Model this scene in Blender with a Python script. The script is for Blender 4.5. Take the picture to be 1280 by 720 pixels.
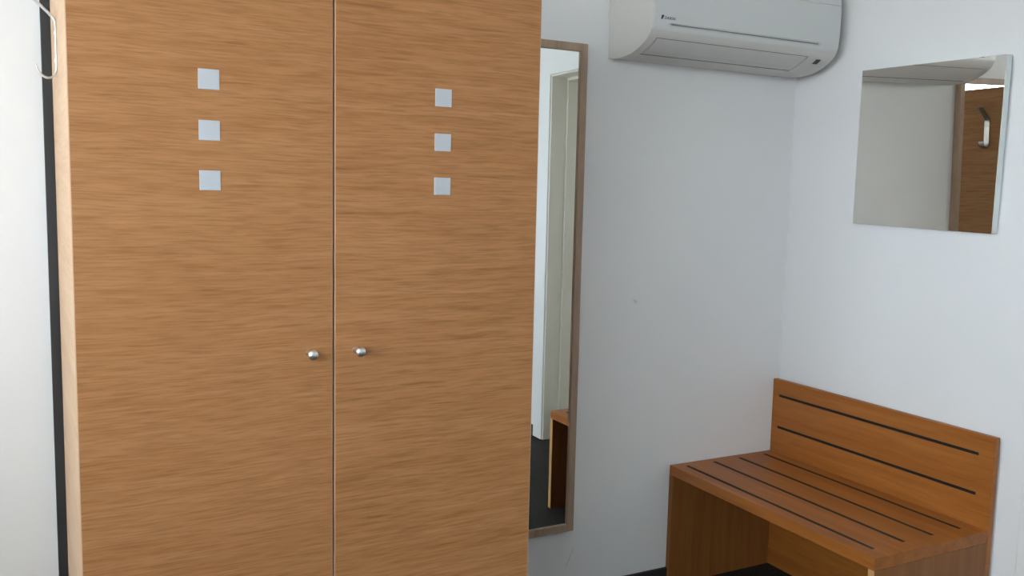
import bpy, bmesh, math
from mathutils import Vector, Matrix

scene = bpy.context.scene
for o in list(bpy.data.objects):
    bpy.data.objects.remove(o, do_unlink=True)
C = scene.collection

# ------------------------------------------------------------------ camera
CAM_H = 1.4527
FPX = 1101.88
YAW, PITCH, ROLL = math.radians(27.50), math.radians(6.15), math.radians(1.287)
F = Vector((math.sin(YAW) * math.cos(PITCH), math.cos(YAW) * math.cos(PITCH), -math.sin(PITCH)))
R = Vector((math.cos(YAW), -math.sin(YAW), 0))
U = R.cross(F)
R2 = R * math.cos(ROLL) + U * math.sin(ROLL)
U2 = -R * math.sin(ROLL) + U * math.cos(ROLL)
cam_d = bpy.data.cameras.new('camera')
cam_d.sensor_width = 36.0
cam_d.sensor_fit = 'HORIZONTAL'
cam_d.lens = FPX / 1280 * 36
cam_d.clip_start = 0.02
cam = bpy.data.objects.new('camera', cam_d)
C.objects.link(cam)
cam.matrix_world = Matrix(((R2.x, U2.x, -F.x, 0), (R2.y, U2.y, -F.y, 0), (R2.z, U2.z, -F.z, CAM_H), (0, 0, 0, 1)))
scene.camera = cam

# ------------------------------------------------------------------ sky, daylight, exposure
w = bpy.data.worlds.new('overcast_sky')
scene.world = w
w.use_nodes = True
nt = w.node_tree
nt.nodes.clear()
tc = nt.nodes.new('ShaderNodeTexCoord')
sep = nt.nodes.new('ShaderNodeSeparateXYZ')
nt.links.new(tc.outputs['Generated'], sep.inputs[0])
ramp = nt.nodes.new('ShaderNodeValToRGB')
ramp.color_ramp.elements[0].position = 0.48
ramp.color_ramp.elements[0].color = (0.62, 0.66, 0.66, 1)
ramp.color_ramp.elements[1].position = 0.52
ramp.color_ramp.elements[1].color = (0.85, 0.94, 1.02, 1)
mr = nt.nodes.new('ShaderNodeMapRange')
mr.inputs[1].default_value = -1
mr.inputs[2].default_value = 1
nt.links.new(sep.outputs[2], mr.inputs[0])
nt.links.new(mr.outputs[0], ramp.inputs[0])
bg = nt.nodes.new('ShaderNodeBackground')
bg.inputs[1].default_value = 18.7
nt.links.new(ramp.outputs[0], bg.inputs[0])
wo = nt.nodes.new('ShaderNodeOutputWorld')
nt.links.new(bg.outputs[0], wo.inputs[0])

scene.view_settings.view_transform = 'Standard'
scene.view_settings.look = 'None'
scene.view_settings.exposure = 0.0
scene.view_settings.gamma = 1.0
scene.view_settings.use_curve_mapping = False

# room extents (m): back wall y = YB, right wall x = XR
XR, YB = 2.536, 2.557
XL, YF, ZC = -1.60, -2.30, 2.50
WT = 0.30
WIN_Y0, WIN_Y1, WIN_Z0, WIN_Z1 = -2.00, 1.75, 1.25, 2.40     # window in the left wall
DR_Y0, DR_Y1, DR_Z = 0.625, 1.500, 2.125                      # doorway in the right wall

# a portal only guides the sampling of the sky through the window
pl = bpy.data.lights.new('window_daylight', 'AREA')
pl.shape = 'RECTANGLE'
pl.size = WIN_Y1 - WIN_Y0
pl.size_y = WIN_Z1 - WIN_Z0
pl.cycles.is_portal = True
po = bpy.data.objects.new('window_daylight', pl)
C.objects.link(po)
po.location = (XL - WT - 0.02, (WIN_Y0 + WIN_Y1) / 2, (WIN_Z0 + WIN_Z1) / 2)
po.rotation_euler = Vector((1, 0, 0)).to_track_quat('-Z', 'Z').to_euler()


# ------------------------------------------------------------------ materials
def new_mat(name):
    m = bpy.data.materials.new(name)
    m.use_nodes = True
    b = m.node_tree.nodes['Principled BSDF']
    return m, m.node_tree, b


def plain(name, col, rough=0.5, metal=0.0, spec=0.5):
    m, t, b = new_mat(name)
    b.inputs['Base Color'].default_value = (*col, 1)
    b.inputs['Roughness'].default_value = rough
    b.inputs['Metallic'].default_value = metal
    b.inputs['Specular IOR Level'].default_value = spec
    return m


def node(t, typ, **kw):
    n = t.nodes.new(typ)
    for k, v in kw.items():
        setattr(n, k, v)
    return n


def wood(name, dark, mid, light, stretch, rough=0.42, fine=1.0, wave=0.012, spec=0.4):
    """veneer; stretch = (sx, sy, sz) texture scales, smallest along the grain"""
    m, t, b = new_mat(name)
    L = t.links.new
    tc = node(t, 'ShaderNodeTexCoord')
    oi = node(t, 'ShaderNodeObjectInfo')
    off = node(t, 'ShaderNodeMath', operation='MULTIPLY')
    L(oi.outputs['Random'], off.inputs[0])
    off.inputs[1].default_value = 7.0
    add = node(t, 'ShaderNodeVectorMath', operation='ADD')
    L(tc.outputs['Object'], add.inputs[0])
    L(off.outputs[0], add.inputs[1])
    # slow waviness of the figure
    nw = node(t, 'ShaderNodeTexNoise')
    nw.inputs['Scale'].default_value = 2.6
    nw.inputs['Detail'].default_value = 2
    L(add.outputs[0], nw.inputs['Vector'])
    sub = node(t, 'ShaderNodeVectorMath', operation='SUBTRACT')
    L(nw.outputs['Color'], sub.inputs[0])
    sub.inputs[1].default_value = (.5, .5, .5)
    sc = node(t, 'ShaderNodeVectorMath', operation='SCALE')
    L(sub.outputs[0], sc.inputs[0])
    sc.inputs['Scale'].default_value = wave * 6
    add2 = node(t, 'ShaderNodeVectorMath', operation='ADD')
    L(add.outputs[0], add2.inputs[0])
    L(sc.outputs[0], add2.inputs[1])

    def stretched(k, detail, rgh):
        mp = node(t, 'ShaderNodeMapping')
        mp.inputs['Scale'].default_value = tuple(s * k for s in stretch)
        L(add2.outputs[0], mp.inputs['Vector'])
        n = node(t, 'ShaderNodeTexNoise')
        n.inputs['Scale'].default_value = 1.0
        n.inputs['Detail'].default_value = detail
        n.inputs['Roughness'].default_value = rgh
        L(mp.outputs[0], n.inputs['Vector'])
        return n
    n1 = stretched(1.0, 6, 0.62)
    n2 = stretched(5.0, 4, 0.6)
    r1 = node(t, 'ShaderNodeValToRGB')
    e = r1.color_ramp.elements
    e[0].position = 0.30
    e[0].color = (*dark, 1)
    e[1].position = 0.72
    e[1].color = (*light, 1)
    em = e.new(0.5)
    em.color = (*mid, 1)
    L(n1.outputs['Fac'], r1.inputs[0])
    # fine dark pores
    r2 = node(t, 'ShaderNodeValToRGB')
    r2.color_ramp.elements[0].position = 0.34
    r2.color_ramp.elements[0].color = (1 - .30 * fine, 1 - .34 * fine, 1 - .38 * fine, 1)
    r2.color_ramp.elements[1].position = 0.56
    r2.color_ramp.elements[1].color = (1, 1, 1, 1)
    L(n2.outputs['Fac'], r2.inputs[0])
    mx = node(t, 'ShaderNodeMix', data_type='RGBA', blend_type='MULTIPLY')
    mx.inputs[0].default_value = 1
    L(r1.outputs[0], mx.inputs[6])
    L(r2.outputs[0], mx.inputs[7])
    # sparse short dark flecks and a few pale lines
    n3 = stretched(2.6, 2, 0.5)
    n3.inputs['Distortion'].default_value = 0.3
    r3 = node(t, 'ShaderNodeValToRGB')
    q = r3.color_ramp.elements
    q[0].position = 0.27
    q[0].color = (1 - .22 * fine, 1 - .27 * fine, 1 - .30 * fine, 1)
    q[1].position = 0.41
    q[1].color = (1, 1, 1, 1)
    q2 = q.new(.62)
    q2.color = (1, 1, 1, 1)
    q3 = q.new(.74)
    q3.color = (1 + .12 * fine, 1 + .15 * fine, 1 + .2 * fine, 1)
    L(n3.outputs['Fac'], r3.inputs[0])
    mx2 = node(t, 'ShaderNodeMix', data_type='RGBA', blend_type='MULTIPLY')
    mx2.inputs[0].default_value = 1
    L(mx.outputs[2], mx2.inputs[6])
    L(r3.outputs[0], mx2.inputs[7])
    L(mx2.outputs[2], b.inputs['Base Color'])
    bp = node(t, 'ShaderNodeBump')
    bp.inputs['Strength'].default_value = 0.12
    bp.inputs['Distance'].default_value = 0.001
    L(n2.outputs['Fac'], bp.inputs['Height'])
    L(bp.outputs[0], b.inputs['Normal'])
    b.inputs['Roughness'].default_value = rough
    b.inputs['Specular IOR Level'].default_value = spec
    return m


def wall_paint(name, col, marks=()):
    """matt white paint with a fine roller texture; marks = (centre, half sizes, angle, strength) of scuffs"""
    m, t, b = new_mat(name)
    L = t.links.new
    tc = node(t, 'ShaderNodeTexCoord')
    n = node(t, 'ShaderNodeTexNoise')
    n.inputs['Scale'].default_value = 220
    n.inputs['Detail'].default_value = 3
    L(tc.outputs['Object'], n.inputs['Vector'])
    bp = node(t, 'ShaderNodeBump')
    bp.inputs['Strength'].default_value = 0.18
    bp.inputs['Distance'].default_value = 0.002
    L(n.outputs['Fac'], bp.inputs['Height'])
    L(bp.outputs[0], b.inputs['Normal'])
    n2 = node(t, 'ShaderNodeTexNoise')
    n2.inputs['Scale'].default_value = 1.7
    n2.inputs['Detail'].default_value = 4
    L(tc.outputs['Object'], n2.inputs['Vector'])
    mr = node(t, 'ShaderNodeMapRange')
    mr.inputs[3].default_value = 0.975
    mr.inputs[4].default_value = 1.0
    L(n2.outputs['Fac'], mr.inputs[0])
    sc = node(t, 'ShaderNodeVectorMath', operation='SCALE')
    sc.inputs[0].default_value = col
    L(mr.outputs[0], sc.inputs['Scale'])
    cur = sc.outputs[0]
    for cen, half, ang, stren in marks:
        mp = node(t, 'ShaderNodeMapping', vector_type='TEXTURE')
        mp.inputs['Location'].default_value = cen
        mp.inputs['Rotation'].default_value = (0, ang, 0)
        mp.inputs['Scale'].default_value = half
        L(tc.outputs['Object'], mp.inputs['Vector'])
        ln = node(t, 'ShaderNodeVectorMath', operation='LENGTH')
        L(mp.outputs[0], ln.inputs[0])
        fr = node(t, 'ShaderNodeMapRange')
        fr.inputs[1].default_value = 0.5
        fr.inputs[2].default_value = 1.0
        fr.inputs[3].default_value = stren
        fr.inputs[4].default_value = 0.0
        L(ln.outputs['Value'], fr.inputs[0])
        mx = node(t, 'ShaderNodeMix', data_type='RGBA')
        L(fr.outputs[0], mx.inputs[0])
        L(cur, mx.inputs[6])
        mx.inputs[7].default_value = (.18, .18, .19, 1)
        cur = mx.outputs[2]
    L(cur, b.inputs['Base Color'])
    b.inputs['Roughness'].default_value = 0.9
    b.inputs['Specular IOR Level'].default_value = 0.2
    return m


def carpet_mat():
    m, t, b = new_mat('charcoal_carpet')
    L = t.links.new
    tc = node(t, 'ShaderNodeTexCoord')
    n = node(t, 'ShaderNodeTexNoise')
    n.inputs['Scale'].default_value = 160
    n.inputs['Detail'].default_value = 4
    L(tc.outputs['Object'], n.inputs['Vector'])
    r = node(t, 'ShaderNodeValToRGB')
    r.color_ramp.elements[0].position = 0.35
    r.color_ramp.elements[0].color = (.013, .012, .011, 1)
    r.color_ramp.elements[1].position = 0.68
    r.color_ramp.elements[1].color = (.055, .051, .045, 1)
    L(n.outputs['Fac'], r.inputs[0])
    L(r.outputs[0], b.inputs['Base Color'])
    bp = node(t, 'ShaderNodeBump')
    bp.inputs['Strength'].default_value = 0.6
    bp.inputs['Distance'].default_value = 0.004
    L(n.outputs['Fac'], bp.inputs['Height'])
    L(bp.outputs[0], b.inputs['Normal'])
    b.inputs['Roughness'].default_value = 1.0
    b.inputs['Specular IOR Level'].default_value = 0.1
    return m


def pane_mat():
    m = bpy.data.materials.new('window_glass')
    m.use_nodes = True
    t = m.node_tree
    t.nodes.clear()
    o = node(t, 'ShaderNodeOutputMaterial')
    tr = node(t, 'ShaderNodeBsdfTransparent')
    tr.inputs[0].default_value = (.96, .96, .96, 1)
    g = node(t, 'ShaderNodeBsdfGlossy')
    g.inputs['Roughness'].default_value = 0.0
    mx = node(t, 'ShaderNodeMixShader')
    mx.inputs[0].default_value = 0.06
    t.links.new(tr.outputs[0], mx.inputs[1])
    t.links.new(g.outputs[0], mx.inputs[2])
    t.links.new(mx.outputs[0], o.inputs[0])
    return m


M = {}
M['wall'] = wall_paint('white_wall_paint', (.80, .805, .81))
M['wall_back'] = wall_paint('white_wall_paint_scuffed', (.80, .805, .81), marks=(
    ((1.826, YB, 1.080), (.014, .05, .008), 0.5, .22),
    ((1.580, YB, .163), (.0028, .05, .040), 0.42, .25),
    ((1.596, YB, .198), (.0025, .05, .014), 0.2, .18)))
M['ceiling'] = wall_paint('white_ceiling_paint', (.82, .82, .81))
M['carpet'] = carpet_mat()
M['skirting'] = plain('dark_skirting', (.018, .02, .024), .55)
M['door_wood'] = wood('golden_oak_veneer', (.400, .176, .063), (.440, .205, .079), (.480, .234, .097), (2.5, 2.5, 54), fine=.82, wave=.0028, rough=.5, spec=.28)
M['side_wood_lit'] = wood('oak_side_veneer_lit', (.610, .378, .200), (.660, .426, .240), (.705, .474, .280), (1.6, 1.6, 34), fine=.3, wave=.006, rough=.4)  # oak lightened so the colour carries window light on this side
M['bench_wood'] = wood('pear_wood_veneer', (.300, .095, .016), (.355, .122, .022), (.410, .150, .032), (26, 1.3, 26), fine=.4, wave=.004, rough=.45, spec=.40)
M['bench_side_shaded'] = wood('pear_wood_upright_shaded', (.225, .082, .018), (.265, .102, .026), (.305, .122, .034), (26, 26, 1.3), fine=.4, wave=.004, rough=.45, spec=.40)  # upright grain; bench wood darkened to paint in shade on the side panels
M['bench_band'] = plain('pale_pear_edge_band', (.58, .33, .13), .45)
M['frame_wood'] = wood('taupe_beech', (.330, .225, .155), (.400, .285, .200), (.450, .330, .240), (20, 20, 1.2), fine=.25, rough=.5)
M['slot'] = plain('black_groove', (.006, .005, .005), .8)
M['edge_band'] = plain('pale_edge_band', (.56, .36, .22), .5)
M['inlay'] = plain('frosted_aluminium_inlay', (.52, .54, .575), .55, 0.0, .5)
M['steel'] = plain('brushed_steel', (.62, .62, .61), .28, 1.0)
M['knob'] = plain('satin_nickel', (.82, .82, .81), .34, 1.0)
M['mirror'] = plain('mirror_glass', (.91, .955, .965), .0, 1.0)
M['mirror_warm'] = plain('mirror_glass_warm', (.93, .90, .84), .0, 1.0)
M['mirror_edge'] = plain('polished_mirror_edge', (.70, .76, .76), .25)
M['ac'] = plain('ivory_plastic', (.60, .59, .56), .42)
M['ac_panel'] = plain('white_plastic', (.62, .635, .635), .35)
M['ac_flap'] = plain('pale_grey_plastic', (.60, .59, .58), .45)
M['gap_grey'] = plain('shadow_gap_grey', (.21, .215, .21), .6)
M['black'] = plain('black_plastic', (.012, .012, .013), .3)
M['ink'] = plain('dark_ink', (.05, .055, .07), .5)
M['trim'] = plain('charcoal_trim', (.030, .028, .028), .6)
M['white_paint'] = plain('white_gloss_paint', (.80, .80, .79), .35)
M['jamb'] = plain('greige_lacquer', (.80, .77, .69), .4)
M['win_frame'] = plain('white_upvc', (.82, .82, .82), .3)
M['glass'] = pane_mat()
M['clear'] = plain('clear_plastic_clip', (.8, .82, .82), .2)


# ------------------------------------------------------------------ mesh helpers
def link(name, verts, faces, mat, parent=None, smooth=False, bevel=0.0, seg=2, loc=None):
    me = bpy.data.meshes.new(name)
    me.from_pydata([tuple(v) for v in verts], [], faces)
    bm = bmesh.new()
    bm.from_mesh(me)
    bmesh.ops.recalc_face_normals(bm, faces=bm.faces)
    bm.to_mesh(me)
    bm.free()
    me.materials.append(mat)
    if smooth:
        for p in me.polygons:
            p.use_smooth = True
    o = bpy.data.objects.new(name, me)
    C.objects.link(o)
    if parent:
        o.parent = parent
    if loc is not None:
        o.location = loc
    if bevel:
        b = o.modifiers.new('soft_edges', 'BEVEL')
        b.width = bevel
        b.segments = seg
        b.limit_method = 'ANGLE'
        b.angle_limit = math.radians(40)
    return o


def box_geo(a, b):
    (x0, y0, z0), (x1, y1, z1) = a, b
    v = [(x0, y0, z0), (x1, y0, z0), (x1, y1, z0), (x0, y1, z0), (x0, y0, z1), (x1, y0, z1), (x1, y1, z1), (x0, y1, z1)]
    f = [(0, 3, 2, 1), (4, 5, 6, 7), (0, 1, 5, 4), (1, 2, 6, 5), (2, 3, 7, 6), (3, 0, 4, 7)]
    return v, f


def merge(*geos):
    V, Fc = [], []
    for v, f in geos:
        k = len(V)
        V += list(v)
        Fc += [tuple(i + k for i in p) for p in f]
    return V, Fc


def box(name, a, b, mat, parent=None, bevel=0.0, seg=2):
    v, f = box_geo(a, b)
    return link(name, v, f, mat, parent, bevel=bevel, seg=seg)


def plate_geo(us, vs, hole, t):
    """slab in (u, v) made of grid cells, those with hole(u, v) left open; w from 0 to t"""
    V, idx, Fc = [], {}, []

    def vid(i, j, k):
        if (i, j, k) not in idx:
            idx[(i, j, k)] = len(V)
            V.append((us[i], vs[j], t * k))
        return idx[(i, j, k)]
    nu, nv = len(us) - 1, len(vs) - 1
    keep = lambda i, j: 0 <= i < nu and 0 <= j < nv and not hole((us[i] + us[i + 1]) / 2, (vs[j] + vs[j + 1]) / 2)
    for i in range(nu):
        for j in range(nv):
            if not keep(i, j):
                continue
            Fc.append((vid(i, j, 1), vid(i + 1, j, 1), vid(i + 1, j + 1, 1), vid(i, j + 1, 1)))
            Fc.append((vid(i, j, 0), vid(i, j + 1, 0), vid(i + 1, j + 1, 0), vid(i + 1, j, 0)))
            for di, dj, p, q in ((-1, 0, (i, j + 1), (i, j)), (1, 0, (i + 1, j), (i + 1, j + 1)), (0, -1, (i, j), (i + 1, j)), (0, 1, (i + 1, j + 1), (i, j + 1))):
                if not keep(i + di, j + dj):
                    Fc.append((vid(*p, 0), vid(*q, 0), vid(*q, 1), vid(*p, 1)))
    return V, Fc


def lathe_geo(prof, n=24):
    """profile of (radius, height) about +z"""
    V, Fc = [], []
    for r, h in prof:
        for k in range(n):
            a = 2 * math.pi * k / n
            V.append((r * math.cos(a), r * math.sin(a), h))
    for i in range(len(prof) - 1):
        for k in range(n):
            Fc.append((i * n + k, i * n + (k + 1) % n, (i + 1) * n + (k + 1) % n, (i + 1) * n + k))
    Fc.append(tuple(range(n))[::-1])
    Fc.append(tuple((len(prof) - 1) * n + k for k in range(n)))
    return V, Fc


def sweep_geo(pts, wid, th, side):
    """flat bar swept along pts; side = unit vector across the bar's width"""
    pts = [Vector(p) for p in pts]
    s = Vector(side)
    V, Fc = [], []
    for i, p in enumerate(pts):
        a = pts[max(i - 1, 0)]
        b = pts[min(i + 1, len(pts) - 1)]
        tdir = (b - a).normalized()
        nrm = tdir.cross(s).normalized()
        for su, sn in ((-1, -1), (1, -1), (1, 1), (-1, 1)):
            V.append(p + s * (su * wid / 2) + nrm * (sn * th / 2))
    for i in range(len(pts) - 1):
        for k in range(4):
            Fc.append((i * 4 + k, i * 4 + (k + 1) % 4, (i + 1) * 4 + (k + 1) % 4, (i + 1) * 4 + k))
    Fc.append((3, 2, 1, 0))
    e = (len(pts) - 1) * 4
    Fc.append((e, e + 1, e + 2, e + 3))
    return V, Fc


def bez(p0, p1, p2, p3, n=10):
    out = []
    for i in range(n + 1):
        t = i / n
        out.append(tuple((1 - t) ** 3 * a + 3 * (1 - t) ** 2 * t * b + 3 * (1 - t) * t * t * c + t ** 3 * d for a, b, c, d in zip(p0, p1, p2, p3)))
    return out


def empty(name, loc, rz, label, cat, group=None):
    o = bpy.data.objects.new(name, None)
    o.empty_display_size = 0.1
    C.objects.link(o)
    o.location = loc
    o.rotation_euler = (0, 0, rz)
    return tag(o, label, cat, group)


def tag(o, label, cat, group=None):
    o['label'] = label
    o['category'] = cat
    if group:
        o['group'] = group
    return o


def struct(o, label, cat):
    o['kind'] = 'structure'
    return tag(o, label, cat)


# ------------------------------------------------------------------ the room
struct(box('floor', (XL - WT, YF - WT, -0.10), (XR + 0.60, YB + WT, 0), M['carpet']), 'dark charcoal short-pile carpet floor', 'floor')
struct(box('ceiling', (XL - WT, YF - WT, ZC), (XR + 0.60, YB + WT, ZC + 0.1), M['ceiling']), 'plain white painted ceiling', 'ceiling')
struct(box('wall_back', (XL - WT, YB, 0), (XR + WT, YB + WT, ZC), M['wall_back']), 'white wall behind the wardrobe and tall mirror with faint scuffs', 'wall')
struct(box('wall_front', (XL - WT, YF - WT, 0), (XR + 0.60, YF, ZC), M['wall']), 'plain white wall facing the wardrobe', 'wall')

# left wall with the window opening
V, Fc = plate_geo([YF, WIN_Y0, WIN_Y1, YB], [0, WIN_Z0, WIN_Z1, ZC],
                  lambda y, z: WIN_Y0 < y < WIN_Y1 and WIN_Z0 < z < WIN_Z1, WT)
V = [(XL - v[2], v[0], v[1]) for v in V]
struct(link('wall_left', V, Fc, M['wall']), 'white wall with the window opening', 'wall')

# right wall with the doorway
V, Fc = plate_geo([YF, DR_Y0, DR_Y1, YB], [0, DR_Z, ZC], lambda y, z: DR_Y0 < y < DR_Y1 and z < DR_Z, WT)
V = [(XR + v[2], v[0], v[1]) for v in V]
struct(link('wall_right', V, Fc, M['wall']), 'white wall behind the bench and small square mirror', 'wall')

# unseen slab added outside the window to cut light from the high sky
struct(box('sky_blocker_slab', (XL - WT - 1.30, YF - 1.2, ZC + .02), (XL - WT - .004, YB + .6, ZC + .18), M['ceiling']), 'added unseen slab blocking the high sky above the window', 'light_blocker')

# window: frame, mullion, two panes
wx = XL - 0.16
f0 = 0.07
V, Fc = plate_geo([WIN_Y0, WIN_Y0 + f0, (WIN_Y0 + WIN_Y1) / 2 - .05, (WIN_Y0 + WIN_Y1) / 2 + .05, WIN_Y1 - f0, WIN_Y1],
                  [WIN_Z0, WIN_Z0 + f0, WIN_Z1 - f0, WIN_Z1],
                  lambda y, z: WIN_Z0 + f0 < z < WIN_Z1 - f0 and WIN_Y0 + f0 < y < WIN_Y1 - f0 and abs(y - (WIN_Y0 + WIN_Y1) / 2) > .05, .07)
V = [(wx - v[2] + .035, v[0], v[1]) for v in V]
win = struct(link('window_1', V, Fc, M['win_frame'], bevel=.004), 'white framed two-pane window', 'window')
ym_ = (WIN_Y0 + WIN_Y1) / 2
for a, b in ((WIN_Y0 + f0, ym_ - .05), (ym_ + .05, WIN_Y1 - f0)):
    box('pane', (wx - .004, a, WIN_Z0 + f0), (wx + .004, b, WIN_Z1 - f0), M['glass'], win)
box('window_sill', (XL - .12, WIN_Y0 - .04, WIN_Z0 - .03), (XL + .05, WIN_Y1 + .04, WIN_Z0), M['win_frame'], win, bevel=.005)

# doorway: casing on the wall face, two-step jamb, closed leaf at the back
cw = 0.10
V, Fc = plate_geo([DR_Y0 - cw, DR_Y0, DR_Y1, DR_Y1 + .05], [0, DR_Z, DR_Z + .08], lambda y, z: DR_Y0 < y < DR_Y1 and z < DR_Z, .008)
V = [(XR - v[2], v[0], v[1]) for v in V]
door = struct(link('door_1', V, Fc, M['white_paint'], bevel=.003), 'white door casing around a recessed greige doorway', 'door')
for d0, d1, ins in ((0.0, 0.100, 0.010), (0.100, 0.27, 0.026)):
    V, Fc = plate_geo([DR_Y0, DR_Y0 + ins, DR_Y1 - ins, DR_Y1], [0, DR_Z - ins, DR_Z],
                      lambda y, z: DR_Y0 + ins < y < DR_Y1 - ins and z < DR_Z - ins, d1 - d0)
    V = [(XR + d0 + v[2], v[0], v[1]) for v in V]
    link('jamb', V, Fc, M['jamb'], door, bevel=.003)
leaf = box('door_leaf', (XR + .275, DR_Y0, .005), (XR + .315, DR_Y1, DR_Z), M['jamb'], door)
g = sweep_geo([(XR + .275, DR_Y0 + .07, 1.03), (XR + .235, DR_Y0 + .07, 1.03), (XR + .225, DR_Y0 + .08, 1.03), (XR + .225, DR_Y0 + .19, 1.03)], .02, .014, (0, 0, 1))
link('door_handle', *g, M['steel'], leaf, bevel=.004)

# skirting boards
bh, bt = 0.065, 0.012
struct(box('baseboard_back', (1.066, YB - bt, 0), (XR - bt, YB, bh), M['skirting'], bevel=.002), 'dark skirting strip along the back wall', 'baseboard')
struct(box('baseboard_back_corner', (XL + bt, YB - bt, 0), (-.03, YB, bh), M['skirting'], bevel=.002), 'dark skirting strip left of the wardrobe', 'baseboard')
struct(box('baseboard_right', (XR - bt, YF, 0), (XR, DR_Y0 - cw, bh), M['skirting'], bevel=.002), 'dark skirting strip beyond the doorway', 'baseboard')
struct(box('baseboard_left', (XL, YF, 0), (XL + bt, YB - bt, bh), M['skirting'], bevel=.002), 'dark skirting strip under the window', 'baseboard')
# dark vertical strip on the wall, beside the wardrobe
struct(box('trim_1', (-.0165, YB - .012, 0), (.026, YB, 2.30), M['trim'], bevel=.002), 'charcoal upright strip on the wall beside the wardrobe', 'trim')

# ------------------------------------------------------------------ wardrobe
WA = math.radians(2.2685)
WD, WTOP = 0.592, 1.938
U0, U1 = -0.5265, 0.5290
DT = 0.020
wr = empty('wardrobe', (0.5562, 1.9401, 0), WA, 'tall two-door oak veneer wardrobe with round knobs and white square inlays', 'wardrobe')
# local: x along the front, y to the back, z up; front face of the doors at y = 0
st = 0.019
box('side_panel', (U0, DT + .001, .0), (U0 + st, WD, WTOP), M['side_wood_lit'], wr, bevel=.0008)
box('side_panel', (U1 - st, DT + .001, .0), (U1, WD, WTOP), M['door_wood'], wr, bevel=.0008)
box('top_panel', (U0 + st, DT + .001, WTOP - st), (U1 - st, WD, WTOP), M['door_wood'], wr)
box('bottom_panel', (U0 + st, DT + .001, .06), (U1 - st, WD, .06 + st), M['door_wood'], wr)
box('back_panel', (U0 + st, WD - .008, .0), (U1 - st, WD, WTOP - st), M['door_wood'], wr)
box('plinth', (U0 + st, .05, 0), (U1 - st, .068, .06), M['trim'], wr)
gap = 0.0023
for a, b, sq in ((U0, -gap, -0.2655), (gap, U1, 0.2652)):
    # veneered leaf with pale edge banding on its two upright edges
    eb = 0.0012
    fy = 0.0 if a < -.1 else -.0025        # the second leaf stands a hair proud
    d = box('door', (a + eb, fy, .062), (b - eb, DT, WTOP), M['door_wood'], wr, bevel=.0006)
    for xe in (a, b - eb):
        box('edge_band', (xe, fy + .0004, .062), (xe + eb, DT, WTOP), M['edge_band'], d)
    for z in (1.6712, 1.5675, 1.4647):
        box('square_inlay', (sq - .0213, fy - .0012, z - .0205), (sq + .0213, .004, z + .0205), M['inlay'], d, bevel=.001)
    kx = -.0575 if a < -.1 else .0520
    prof = [(.0082, 0), (.0082, .0015), (.0074, .004), (.0070, .012), (.0080, .020), (.0106, .0275), (.0118, .032), (.0113, .0355), (.0095, .038), (.006, .0398), (.002, .0405)]
    V, Fc = lathe_geo(prof, 28)
    V = [(kx + v[0], fy - v[2], 1.0865 + v[1]) for v in V]
    link('knob', V, Fc, M['knob'], d, smooth=True)


def coat_hook(u, sgn, depth, zmid, label):
    """flat steel coat hook on a wardrobe side; sgn = outward direction along the wardrobe front"""
    ax = Vector((math.cos(WA), math.sin(WA), 0))
    ay = Vector((-math.sin(WA), math.cos(WA), 0))
    base = Vector((0.5562, 1.9401, 0)) + ax * u + ay * depth + Vector((0, 0, zmid))
    h = empty('coat_hook', base, WA, label, 'hook', 'coat hooks on the wardrobe sides')
    wdt = .026
    hh = .056
    v, f = box_geo((min(0, sgn * .003), -wdt / 2, -hh), (max(0, sgn * .003), wdt / 2, hh))
    link('back_plate', v, f, M['steel'], h, bevel=.001)
    up = bez((sgn * .002, 0, hh - .004), (sgn * .004, 0, hh + .012), (sgn * .030, 0, hh + .030), (sgn * .062, 0, hh + .062))
    link('upper_arm', *sweep_geo(up, wdt, .003, (0, 1, 0)), M['steel'], h, bevel=.0008)
    lo = bez((sgn * .002, 0, -hh + .004), (sgn * .004, 0, -hh - .020), (sgn * .034, 0, -hh - .022), (sgn * .042, 0, -hh + .014))
    link('lower_hook', *sweep_geo(lo, wdt, .003, (0, 1, 0)), M['steel'], h, bevel=.0008)
    for zz in (-.03, .03):
        V, Fc = lathe_geo([(.0042, 0), (.0042, .0008), (.003, .0018), (.001, .002)], 14)
        V = [(sgn * (.003 + q[2]), q[0], zz + q[1]) for q in V]
        link('screw', V, Fc, M['knob'], h, smooth=True)
    return h


coat_hook(U0 - .0002, -1, .345, 1.755, 'slim steel coat hook on the brightened wardrobe side by the dark wall strip')
coat_hook(U1 + .0002, 1, .342, 1.730, 'steel coat hook on the wardrobe side next to the tall mirror')

# ------------------------------------------------------------------ tall mirror on the back wall
MX0, MX1, MZ0, MZ1 = 1.100, 1.5785, .2853, 1.9455
fw = .026
tm = empty('tall_mirror', ((MX0 + MX1) / 2, YB, MZ0), 0, 'tall wall mirror in a thin taupe wooden frame beside the wardrobe', 'mirror')
ox, oy, oz = (MX0 + MX1) / 2, YB, MZ0
y0, y1 = -.030, -.001
for a, b in (((MX0 - ox, y0, 0), (MX0 - ox + fw, y1, MZ1 - oz)), ((MX1 - ox - fw, y0, 0), (MX1 - ox, y1, MZ1 - oz)),
             ((MX0 - ox + fw, y0, 0), (MX1 - ox - fw, y1, fw)), ((MX0 - ox + fw, y0, MZ1 - oz - fw), (MX1 - ox - fw, y1, MZ1 - oz))):
    box('frame_rail', a, b, M['frame_wood'], tm, bevel=.0015)
box('mirror_glass', (MX0 - ox + fw - .004, -.022, fw - .004), (MX1 - ox - fw + .004, -.017, MZ1 - oz - fw + .004), M['mirror'], tm)

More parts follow.
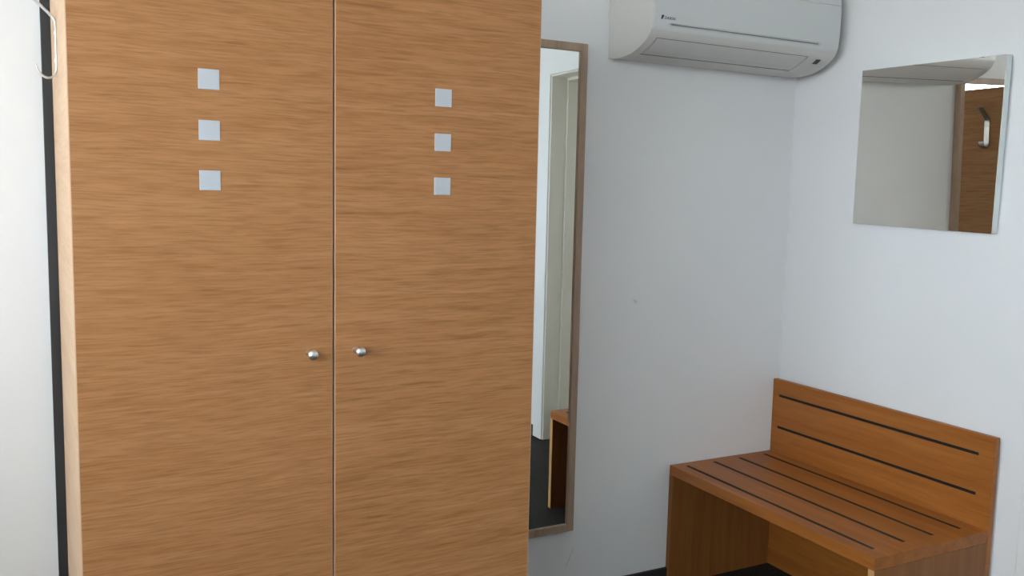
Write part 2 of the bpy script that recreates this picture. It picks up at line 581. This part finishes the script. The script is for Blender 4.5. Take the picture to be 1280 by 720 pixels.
# ------------------------------------------------------------------ square mirror on the right wall (its top leans out a little)
QY0, QY1, QZ0, QZ1 = .3412, .8688, 1.3677, 1.8949
QYAW = -0.70
TILT, QR = math.radians(1.15), math.radians(1.15)
sq = empty('square_mirror', (XR - .030, YB - (QY0 + QY1) / 2, QZ0), math.radians(QYAW), 'small frameless square mirror on the wall above the bench', 'mirror')
hw, hgt = (QY1 - QY0) / 2, QZ1 - QZ0


def sqpt(x, y, z):
    z -= hgt / 2
    y2 = y * math.cos(QR) - z * math.sin(QR)
    z2 = y * math.sin(QR) + z * math.cos(QR) + hgt / 2
    return (x * math.cos(TILT) - z2 * math.sin(TILT), y2, z2 * math.cos(TILT) + x * math.sin(TILT))


v, f = box_geo((0, -hw, 0), (.004, hw, hgt))
link('mirror_glass', [sqpt(*p) for p in v], f, M['mirror_warm'], sq)
v, f = box_geo((.004, -hw, 0), (.0265, hw, hgt))
link('backing_board', [sqpt(*p) for p in v], f, M['mirror_edge'], sq, bevel=.0008)
for yy, zz in ((hw, hgt * .88),):
    v, f = box_geo((-.003, yy - .004, zz - .006), (.015, yy + .003, zz + .006))
    link('mirror_clip', [sqpt(*p) for p in v], f, M['clear'], sq, bevel=.001)
v, f = box_geo((.0265, -.1, hgt - .10), (.0365, .1, hgt - .05))
link('wall_batten', [sqpt(*p) for p in v], f, M['mirror_edge'], sq)

# ------------------------------------------------------------------ slotted bench in the corner
SH, BT = .46, .0364
BX0, BX1 = XR - .5278, XR - .0339          # seat from its front edge to the backrest face
BY1 = YB - .003
BY0 = YB + .0147 - .9465
BZ = .7494
pt = .021
bench = empty('luggage_bench', ((BX0 + BX1) / 2, (BY0 + BY1) / 2, 0), 0, 'low reddish wooden luggage bench with slotted seat and slotted backrest', 'bench')
ox, oy = (BX0 + BX1) / 2, (BY0 + BY1) / 2
sy0, sy1 = BY0 + .0514 - oy, YB + .0147 - .051 - oy
sw, sb = .0072, .0048
# seat with four long slots
xs = [BX0 - ox, BX1 - ox]
sx = [BX0 + s - ox for s in (.0548, .1831, .3081, .4336)]
for s in sx:
    xs += [s - sw, s + sw]
xs.sort()
V, Fc = plate_geo(xs, [BY0 - oy, sy0, sy1, BY1 - oy], lambda x, y: sy0 < y < sy1 and any(abs(x - s) < sw for s in sx), BT)
V = [(v[0], v[1], v[2] + SH - BT) for v in V]
seat = link('seat', V, Fc, M['bench_wood'], bench, bevel=.0012)
for s in sx:
    box('slot_strip', (s - sw, sy0, SH - BT + .002), (s + sw, sy1, SH - .0006), M['slot'], seat)
# backrest panel, floor to top, with two slots
bz = [.6871, .5617]
zs = [0.0, BZ]
for s in bz:
    zs += [s - sb, s + sb]
zs.sort()
V, Fc = plate_geo([BY0 - oy, sy0, sy1, BY1 - oy], zs, lambda y, z: sy0 < y < sy1 and any(abs(z - s) < sb for s in bz), pt)
V = [(BX1 - ox + v[2], v[0], v[1]) for v in V]
back = link('backrest', V, Fc, M['bench_wood'], bench, bevel=.0012)
for s in bz:
    box('slot_strip', (BX1 - ox + .0008, sy0, s - sb), (BX1 - ox + pt - .002, sy1, s + sb), M['slot'], back)
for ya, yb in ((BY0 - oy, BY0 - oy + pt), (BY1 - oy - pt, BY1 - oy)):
    sp = box('side_panel', (BX0 - ox + .0012, ya, 0), (BX1 - ox - .0005, yb, SH - BT - .0006), M['bench_side_shaded'], bench, bevel=.0006)
    box('edge_band', (BX0 - ox, ya, 0), (BX0 - ox + .0012, yb, SH - BT - .0006), M['bench_band' if ya < 0 else 'bench_side_shaded'], sp)

# ------------------------------------------------------------------ air conditioner
AX0, AX1 = 1.675, 2.480
ac = empty('air_conditioner', ((AX0 + AX1) / 2, YB - .004, 1.90), 0, 'white split air conditioner unit high on the wall by the corner', 'air conditioner')
aox, aoz = (AX0 + AX1) / 2, 1.90
ctrl = [(0, 1.911), (.05, 1.905), (.10, 1.905), (.150, 1.914), (.198, 1.933), (.232, 1.957), (.245, 1.985), (.249, 2.03), (.250, 2.08), (.249, 2.14), (.240, 2.175), (.215, 2.192), (.15, 2.199), (0, 2.200)]


def smooth_line(P, it=3):
    for _ in range(it):
        Q = [P[0]]
        for a, b in zip(P, P[1:]):
            Q += [(a[0] * .75 + b[0] * .25, a[1] * .75 + b[1] * .25), (a[0] * .25 + b[0] * .75, a[1] * .25 + b[1] * .75)]
        Q.append(P[-1])
        P = Q
    return P


prof = smooth_line(ctrl, 3)
ds = [0]
for a, b in zip(prof, prof[1:]):
    ds.append(ds[-1] + math.hypot(b[0] - a[0], b[1] - a[1]))


def prof_at(s, off=0.0):
    s = min(max(s, 0), ds[-1] - 1e-6)
    for i in range(len(ds) - 1):
        if ds[i] <= s <= ds[i + 1]:
            k = (s - ds[i]) / max(ds[i + 1] - ds[i], 1e-9)
            a, b = prof[i], prof[i + 1]
            tx, tz = b[0] - a[0], b[1] - a[1]
            l = math.hypot(tx, tz)
            return (a[0] + (b[0] - a[0]) * k + tz / l * off, a[1] + (b[1] - a[1]) * k - tx / l * off)
    return prof[-1]


def s_of(d=None, z=None, lo=0, hi=99):
    best = None
    for i in range(4000):
        s = ds[-1] * i / 4000
        if not lo <= s <= hi:
            continue
        p = prof_at(s)
        e = abs(p[0] - d) if d is not None else abs(p[1] - z)
        if best is None or e < best[0]:
            best = (e, s)
    return best[1]


def shell(name, s_list, xs, off_fn, mat, parent, th=None, smooth=True, bevel=0.0):
    """surface along the unit's profile; with th it becomes a thin closed shell, else closed against the wall"""
    V, Fc = [], []
    n = len(s_list)
    for x in xs:
        for s in s_list:
            d, z = prof_at(s, off_fn(s, x))
            V.append((x - aox, -d, z - aoz))
    m = len(xs)
    for i in range(m - 1):
        for j in range(n - 1):
            Fc.append((i * n + j, (i + 1) * n + j, (i + 1) * n + j + 1, i * n + j + 1))
    if th is None:
        for i in range(m - 1):
            Fc.append((i * n + n - 1, (i + 1) * n + n - 1, (i + 1) * n, i * n))
        Fc.append(tuple(range(n)))
        Fc.append(tuple((m - 1) * n + j for j in range(n))[::-1])
    else:
        k = len(V)
        for x in xs:
            for s in s_list:
                d, z = prof_at(s, off_fn(s, x) - th)
                V.append((x - aox, -d, z - aoz))
        for i in range(m - 1):
            for j in range(n - 1):
                Fc.append((k + i * n + j, k + i * n + j + 1, k + (i + 1) * n + j + 1, k + (i + 1) * n + j))
        for i in range(m - 1):
            Fc.append((i * n, k + i * n, k + (i + 1) * n, (i + 1) * n))
            Fc.append((i * n + n - 1, (i + 1) * n + n - 1, k + (i + 1) * n + n - 1, k + i * n + n - 1))
        for j in range(n - 1):
            Fc.append((j, j + 1, k + j + 1, k + j))
            e = (m - 1) * n
            Fc.append((e + j, k + e + j, k + e + j + 1, e + j + 1))
    o = link(name, V, Fc, mat, parent, bevel=bevel)
    me = o.data
    for p in me.polygons:
        p.use_smooth = smooth and len(p.vertices) == 4
    me.set_sharp_from_angle(angle=math.radians(35))
    return o


S_FB = s_of(z=1.972, lo=.2, hi=.42)       # lower edge of the front panel
S_FT = s_of(z=2.196, lo=.35, hi=.50)
S_G1 = s_of(z=1.992, lo=.2, hi=.42)       # long groove low on the front
S_G2 = s_of(z=2.128, lo=.2, hi=.50)       # joint of the upper panel
S_L1 = s_of(d=.221, hi=.27)               # flap, front line
S_L0 = s_of(d=.136, hi=.27)               # flap, rear line
S_LM = s_of(d=.160, hi=.27)


def frange(a, b, n):
    return [a + (b - a) * i / n for i in range(n + 1)]


def groove(s, c, w_, dep):
    k = abs(s - c) / w_
    return 0 if k >= 1 else -dep * (1 - k * k)


# casing: whole profile, with a shallow trough where the flap lies
ss = sorted(set(ds + frange(S_L0 - .006, S_L1 + .006, 24)))


def body_off(s, x):
    o = 0
    if AX0 + .034 < x < AX1 - .118 and S_L0 - .0035 < s < S_L1 + .0025:
        o = -.006
    return o


xsb = [AX0, AX0 + .033, AX0 + .0345, AX1 - .1185, AX1 - .117, AX1]
ss2 = sorted(set(ds + [S_L0 - .0036, S_L0 - .0034, S_L1 + .0024, S_L1 + .0026]))
shell('casing', ss2, xsb, body_off, M['ac'], ac, bevel=.003)
# front panel, with its groove and the joint to the upper grille cover
g_x0, g_x1 = AX0 + .058, AX1 - .088
ssf = sorted(set(frange(S_FB, S_FT, 40) + frange(S_G1 - .005, S_G1 + .005, 10) + frange(S_G2 - .004, S_G2 + .004, 8)))


def front_off(s, x):
    o = .003
    if s < S_FB + .004:
        o -= .002 * (1 - (s - S_FB) / .004)
    k = min(max((x - g_x0) / .02, 0), 1) * min(max((g_x1 - x) / .02, 0), 1)
    o += k * groove(s, S_G1, .0042, .006)
    o += groove(s, S_G2, .0022, .003)
    return o


xsf = [AX0 + .003, AX0 + .03, g_x0] + [g_x0 + .005 * i for i in range(1, 5)] + frange(g_x0 + .1, g_x1 - .1, 4) + [g_x1 - .02 + .005 * i for i in range(0, 5)] + [AX1 - .03, AX1 - .003]
fp = shell('front_panel', ssf, xsf, front_off, M['ac_panel'], ac, th=.0035)
# air flap with a crease along it
ssl = sorted(set(frange(S_L0, S_L1, 20) + frange(S_LM - .002, S_LM + .002, 6)))
shell('air_flap', ssl, [AX0 + .038, AX0 + .2, AX1 - .3, AX1 - .1225], lambda s, x: -.0008 + groove(s, S_LM, .0018, .0012), M['ac_flap'], ac, th=.004)
# grey strips painting in gap shade along the front groove and flap
box('mounting_plate', (AX0 + .004 - aox, -.012, .016), (AX1 - .004 - aox, .0035, .29), M['gap_grey'], ac)
gx = frange(g_x0 + .012, g_x1 - .012, 12)
shell('slot_shade_strip', frange(S_G1 - .0017, S_G1 + .0017, 4), gx, lambda s, x: .0033, M['gap_grey'], fp, th=.0012)
for c, hw_ in ((S_L0 - .0012, .0018), (S_L1 + .0012, .0009)):
    shell('flap_shade_strip', frange(c - hw_, c + hw_, 4), [AX0 + .0365, AX0 + .3, AX1 - .3, AX1 - .1195], lambda s, x: .0004, M['gap_grey'], ac, th=.0015)
# small dark receiver window on the underside
ssr = frange(s_of(d=.196, hi=.27), s_of(d=.216, hi=.27), 5)
shell('receiver_window', ssr, [AX1 - .072, AX1 - .050], lambda s, x: .0012, M['black'], ac, th=.003)


# printed maker's name on the front panel
def lettering(text, width, height, x, z, y, parent):
    cu = bpy.data.curves.new('lettering', 'FONT')
    cu.body = text
    cu.shear = 0.3
    cu.offset = 0.012
    cu.extrude = 0.0
    tmp = bpy.data.objects.new('lettering', cu)
    C.objects.link(tmp)
    bpy.context.view_layer.update()
    dg = bpy.context.evaluated_depsgraph_get()
    me = bpy.data.meshes.new_from_object(tmp.evaluated_get(dg))
    bpy.data.objects.remove(tmp, do_unlink=True)
    xs_ = [v.co.x for v in me.vertices]
    ys_ = [v.co.y for v in me.vertices]
    x0_, x1_, y0_, y1_ = min(xs_), max(xs_), min(ys_), max(ys_)
    for v in me.vertices:
        px = (v.co.x - x0_) / (x1_ - x0_) * width
        pz = (v.co.y - y0_) / (y1_ - y0_) * height
        v.co = (x + px, y, z + pz)
    me.materials.clear()
    me.materials.append(M['ink'])
    o = bpy.data.objects.new('lettering', me)
    C.objects.link(o)
    o.parent = parent
    return o


lx = AX0 + .026 - aox
ly = -(.2480 + .0032 + .0006)
lettering('DAIKIN', .043, .0085, lx + .0135, 2.0045 - aoz, ly, fp)
link('emblem', [(lx, ly, 2.0035 - aoz), (lx + .006, ly, 2.0035 - aoz), (lx + .013, ly, 2.0165 - aoz), (lx + .003, ly, 2.0165 - aoz)], [(0, 1, 2, 3)], M['ink'], fp)
